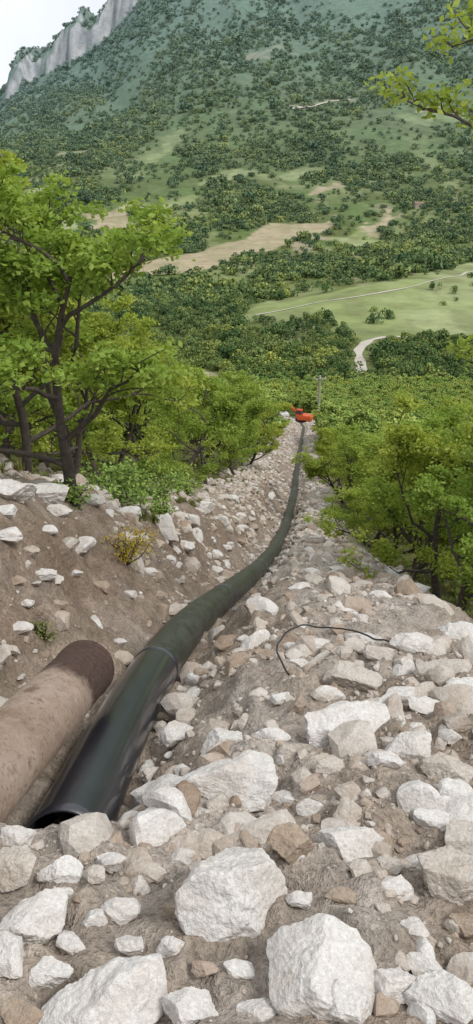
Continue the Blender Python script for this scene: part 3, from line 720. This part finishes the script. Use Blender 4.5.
vx,vy=ex-2.6,126.;vz=float(H(vx,vy))
K=empty('pickup_truck',(vx,vy,vz),math.radians(10),.9)
part('chassis',K,(1.7,4.6,.3),(0,0,.55),M_dk);part('bonnet',K,(1.75,1.3,.5),(0,1.7,.9),M_wh,bev=.1);part('cabin',K,(1.7,1.5,1.15),(0,.4,1.25),M_wh,bev=.12,taper=.88)
part('windscreen',K,(1.5,1.53,.45),(0,.4,1.48),M_gl,taper=.92);part('side_windows',K,(1.66,1.15,.4),(0,.4,1.48),M_gl,taper=.92)
part('cargo_bed',K,(1.75,1.9,.55),(0,-1.35,.95),M_wh,bev=.06)
for sx in (-1,1):
    for sy in (-1.4,1.4): cyl('wheel',K,.36,.36,.24,(sx*.8,sy,.36),M_dk,(0,math.pi/2,0),20)
py_=102.;pxw=(318-236.5)/FPX/.961*py_;pz=float(H(pxw,py_))
Q=empty('utility_pole',(pxw,py_,pz))
cyl('pole',Q,.20,.16,7.2,(0,0,3.4),M_wood);part('crossarm',Q,(1.8,.14,.14),(0,-.2,6.6),M_wood,bev=.02)
for k in (-.75,0,.75): cyl('insulator',Q,.06,.04,.25,(k,-.2,6.8),M_wh)
hx,hy=site(418,208);hz_=float(H(hx,hy))
B=empty('stone_house',(hx,hy,hz_+1.5),.25)
part('walls',B,(13,8,7),(0,0,1.3),M_wall,bev=.05)
bm=bmesh.new()
vs=[bm.verts.new(p) for p in ((-7,-4.6,4.8),(7,-4.6,4.8),(7,4.6,4.8),(-7,4.6,4.8),(-7,0,7.2),(7,0,7.2))]
for f in ((0,1,5,4),(2,3,4,5),(0,4,3),(1,2,5),(0,3,2,1)): bm.faces.new([vs[i] for i in f])
me=bpy.data.meshes.new('roof');bm.to_mesh(me);bm.free();me.materials.append(M_roof);obj('roof',me,B)
for k in (-4,4): part('window',B,(1.2,.12,1.4),(k,-4.0,2.8),M_gl,bev=.02)
part('door',B,(1.3,.12,2.3),(0,-4.0,1.2),M_dk,bev=.02)

# ------------------------------------------------------------------ bank plants
M_grass=leaf_mat('grass_blades',(.14,.15,.06),(.19,.22,.07),(.30,.29,.13),trans=0)
M_yel=leaf_mat('yellow_bloom',(.36,.25,.04),(.42,.30,.04),(.26,.27,.05),trans=0)
def tuft(name,seed,nb,h,mat):
    q=np.random.default_rng(seed);V=[];F=[]
    for k in range(nb):
        a=q.uniform(0,6.28);l=h*q.uniform(.5,1.1);o=q.normal(0,.18*h,2);dx=math.cos(a);dy=math.sin(a);sp=q.uniform(.1,.7)
        base=np.array([o[0],o[1],-.01]);w=.008
        sd=np.array([-dy,dx,0])*w
        m_=base+np.array([dx*sp*.35*l,dy*sp*.35*l,l*.6]);tp_=base+np.array([dx*sp*l,dy*sp*l,l*.9])
        n0=len(V);V+=[base-sd,base+sd,m_+sd*.7,m_-sd*.7,tp_+sd*.15,tp_-sd*.15];F+=[(n0,n0+1,n0+2,n0+3),(n0+3,n0+2,n0+4,n0+5)]
    return obj(name,quadmesh(name,np.array(V),np.array(F),[mat],attrs={'tint':('FACE','FLOAT',q.uniform(0,1,len(F)))}),link=False)
tf=[tuft('tuft_shape',i,60,.15,M_grass) for i in range(3)]
r=np.random.default_rng(9);n=3200;y=np.exp(r.uniform(math.log(4),math.log(45),n));dd=r.uniform(-7,-1.1,n)
x=XP(y)+dd;k=(fbm(x*.8,y*.8,66,3)+.2*(-dd-2.2)>.05)
dr_=r.uniform(2.6,5,n);x2=XP(y)+dr_
x=np.concatenate([x[k],x2[:700]]);y=np.concatenate([y[k],y[:700]])
rot=np.zeros((len(x),3));rot[:,2]=r.uniform(0,6.28,len(x));s=r.uniform(.4,1.2,len(x))
scatter('grass_tufts',np.stack([x,y,H(x,y)-.01],-1),rot,np.stack([s,s,s],-1),r.integers(0,3,len(x)),tf)
def bush(name,px,py,h,mat,nl,ls,seed):
    x,y=site(px,py);b=TB(seed)
    for k in range(14):
        a=b.r.uniform(0,6.28);lb,_=b.branch((0,0,-.03),(math.cos(a),math.sin(a),b.r.uniform(.6,2)),h*b.r.uniform(.7,1.1),0,5,.1,.2);b.tube(lb,.008,.003,4);b.cl+= [lb[-1],lb[-2],lb[2]]
    o=obj(name,b.finish(name,nl,ls,h*.14,mat));o.location=(x,y,float(H(x,y)));return o
bush('yellow_shrub',126,566,.42,M_yel,1000,.028,3)
bush('shrub',42,630,.16,M_grass,400,.022,4)
bush('shrub',160,520,.35,M_leafmid,900,.05,5)
bush('shrub',70,505,.3,M_leafmid,600,.05,6)
bush('shrub',185,500,.5,M_leafmid,1200,.06,7)
bush('shrub',120,505,.7,M_leafmid,1800,.06,8)
bush('shrub',150,500,.8,M_leafmid,2000,.06,9)

# ------------------------------------------------------------------ light, sky, camera
el=math.radians(52);az=math.radians(125)
S=Vector((math.sin(az)*math.cos(el),math.cos(az)*math.cos(el),math.sin(el)))
L=bpy.data.lights.new('sun','SUN');L.energy=2.0;L.angle=math.radians(14);L.color=(1,.96,.9)
lo=bpy.data.objects.new('sun',L);scene.collection.objects.link(lo);lo.rotation_euler=(-S).to_track_quat('-Z','Y').to_euler()
w=bpy.data.worlds.new('World');scene.world=w;w.use_nodes=True;nt=w.node_tree;bg=nt.nodes['Background']
sk=nt.nodes.new('ShaderNodeTexSky');sk.sky_type='NISHITA';sk.sun_disc=False;sk.sun_elevation=el;sk.sun_rotation=az
tc=nt.nodes.new('ShaderNodeTexCoord');nz=noise_n(nt,2.5,6,.6,tc.outputs['Generated'])
f=ramp(nt,nz.outputs['Fac'],[(.35,.62),(.6,.95)])
nt.links.new(mixc(nt,f.outputs[0],sk.outputs[0],(8.6,8.7,8.8)),bg.inputs['Color']);bg.inputs['Strength'].default_value=.125
cam=bpy.data.cameras.new('camera');co=bpy.data.objects.new('camera',cam);scene.collection.objects.link(co)
cam.sensor_fit='VERTICAL';cam.sensor_height=24;cam.lens=24*FPX/1024;cam.clip_start=.05;cam.clip_end=12000
co.location=(0,0,0);co.rotation_euler=(math.radians(90)-PITCH,0,0);scene.camera=co
print('done',time.time()-T0)
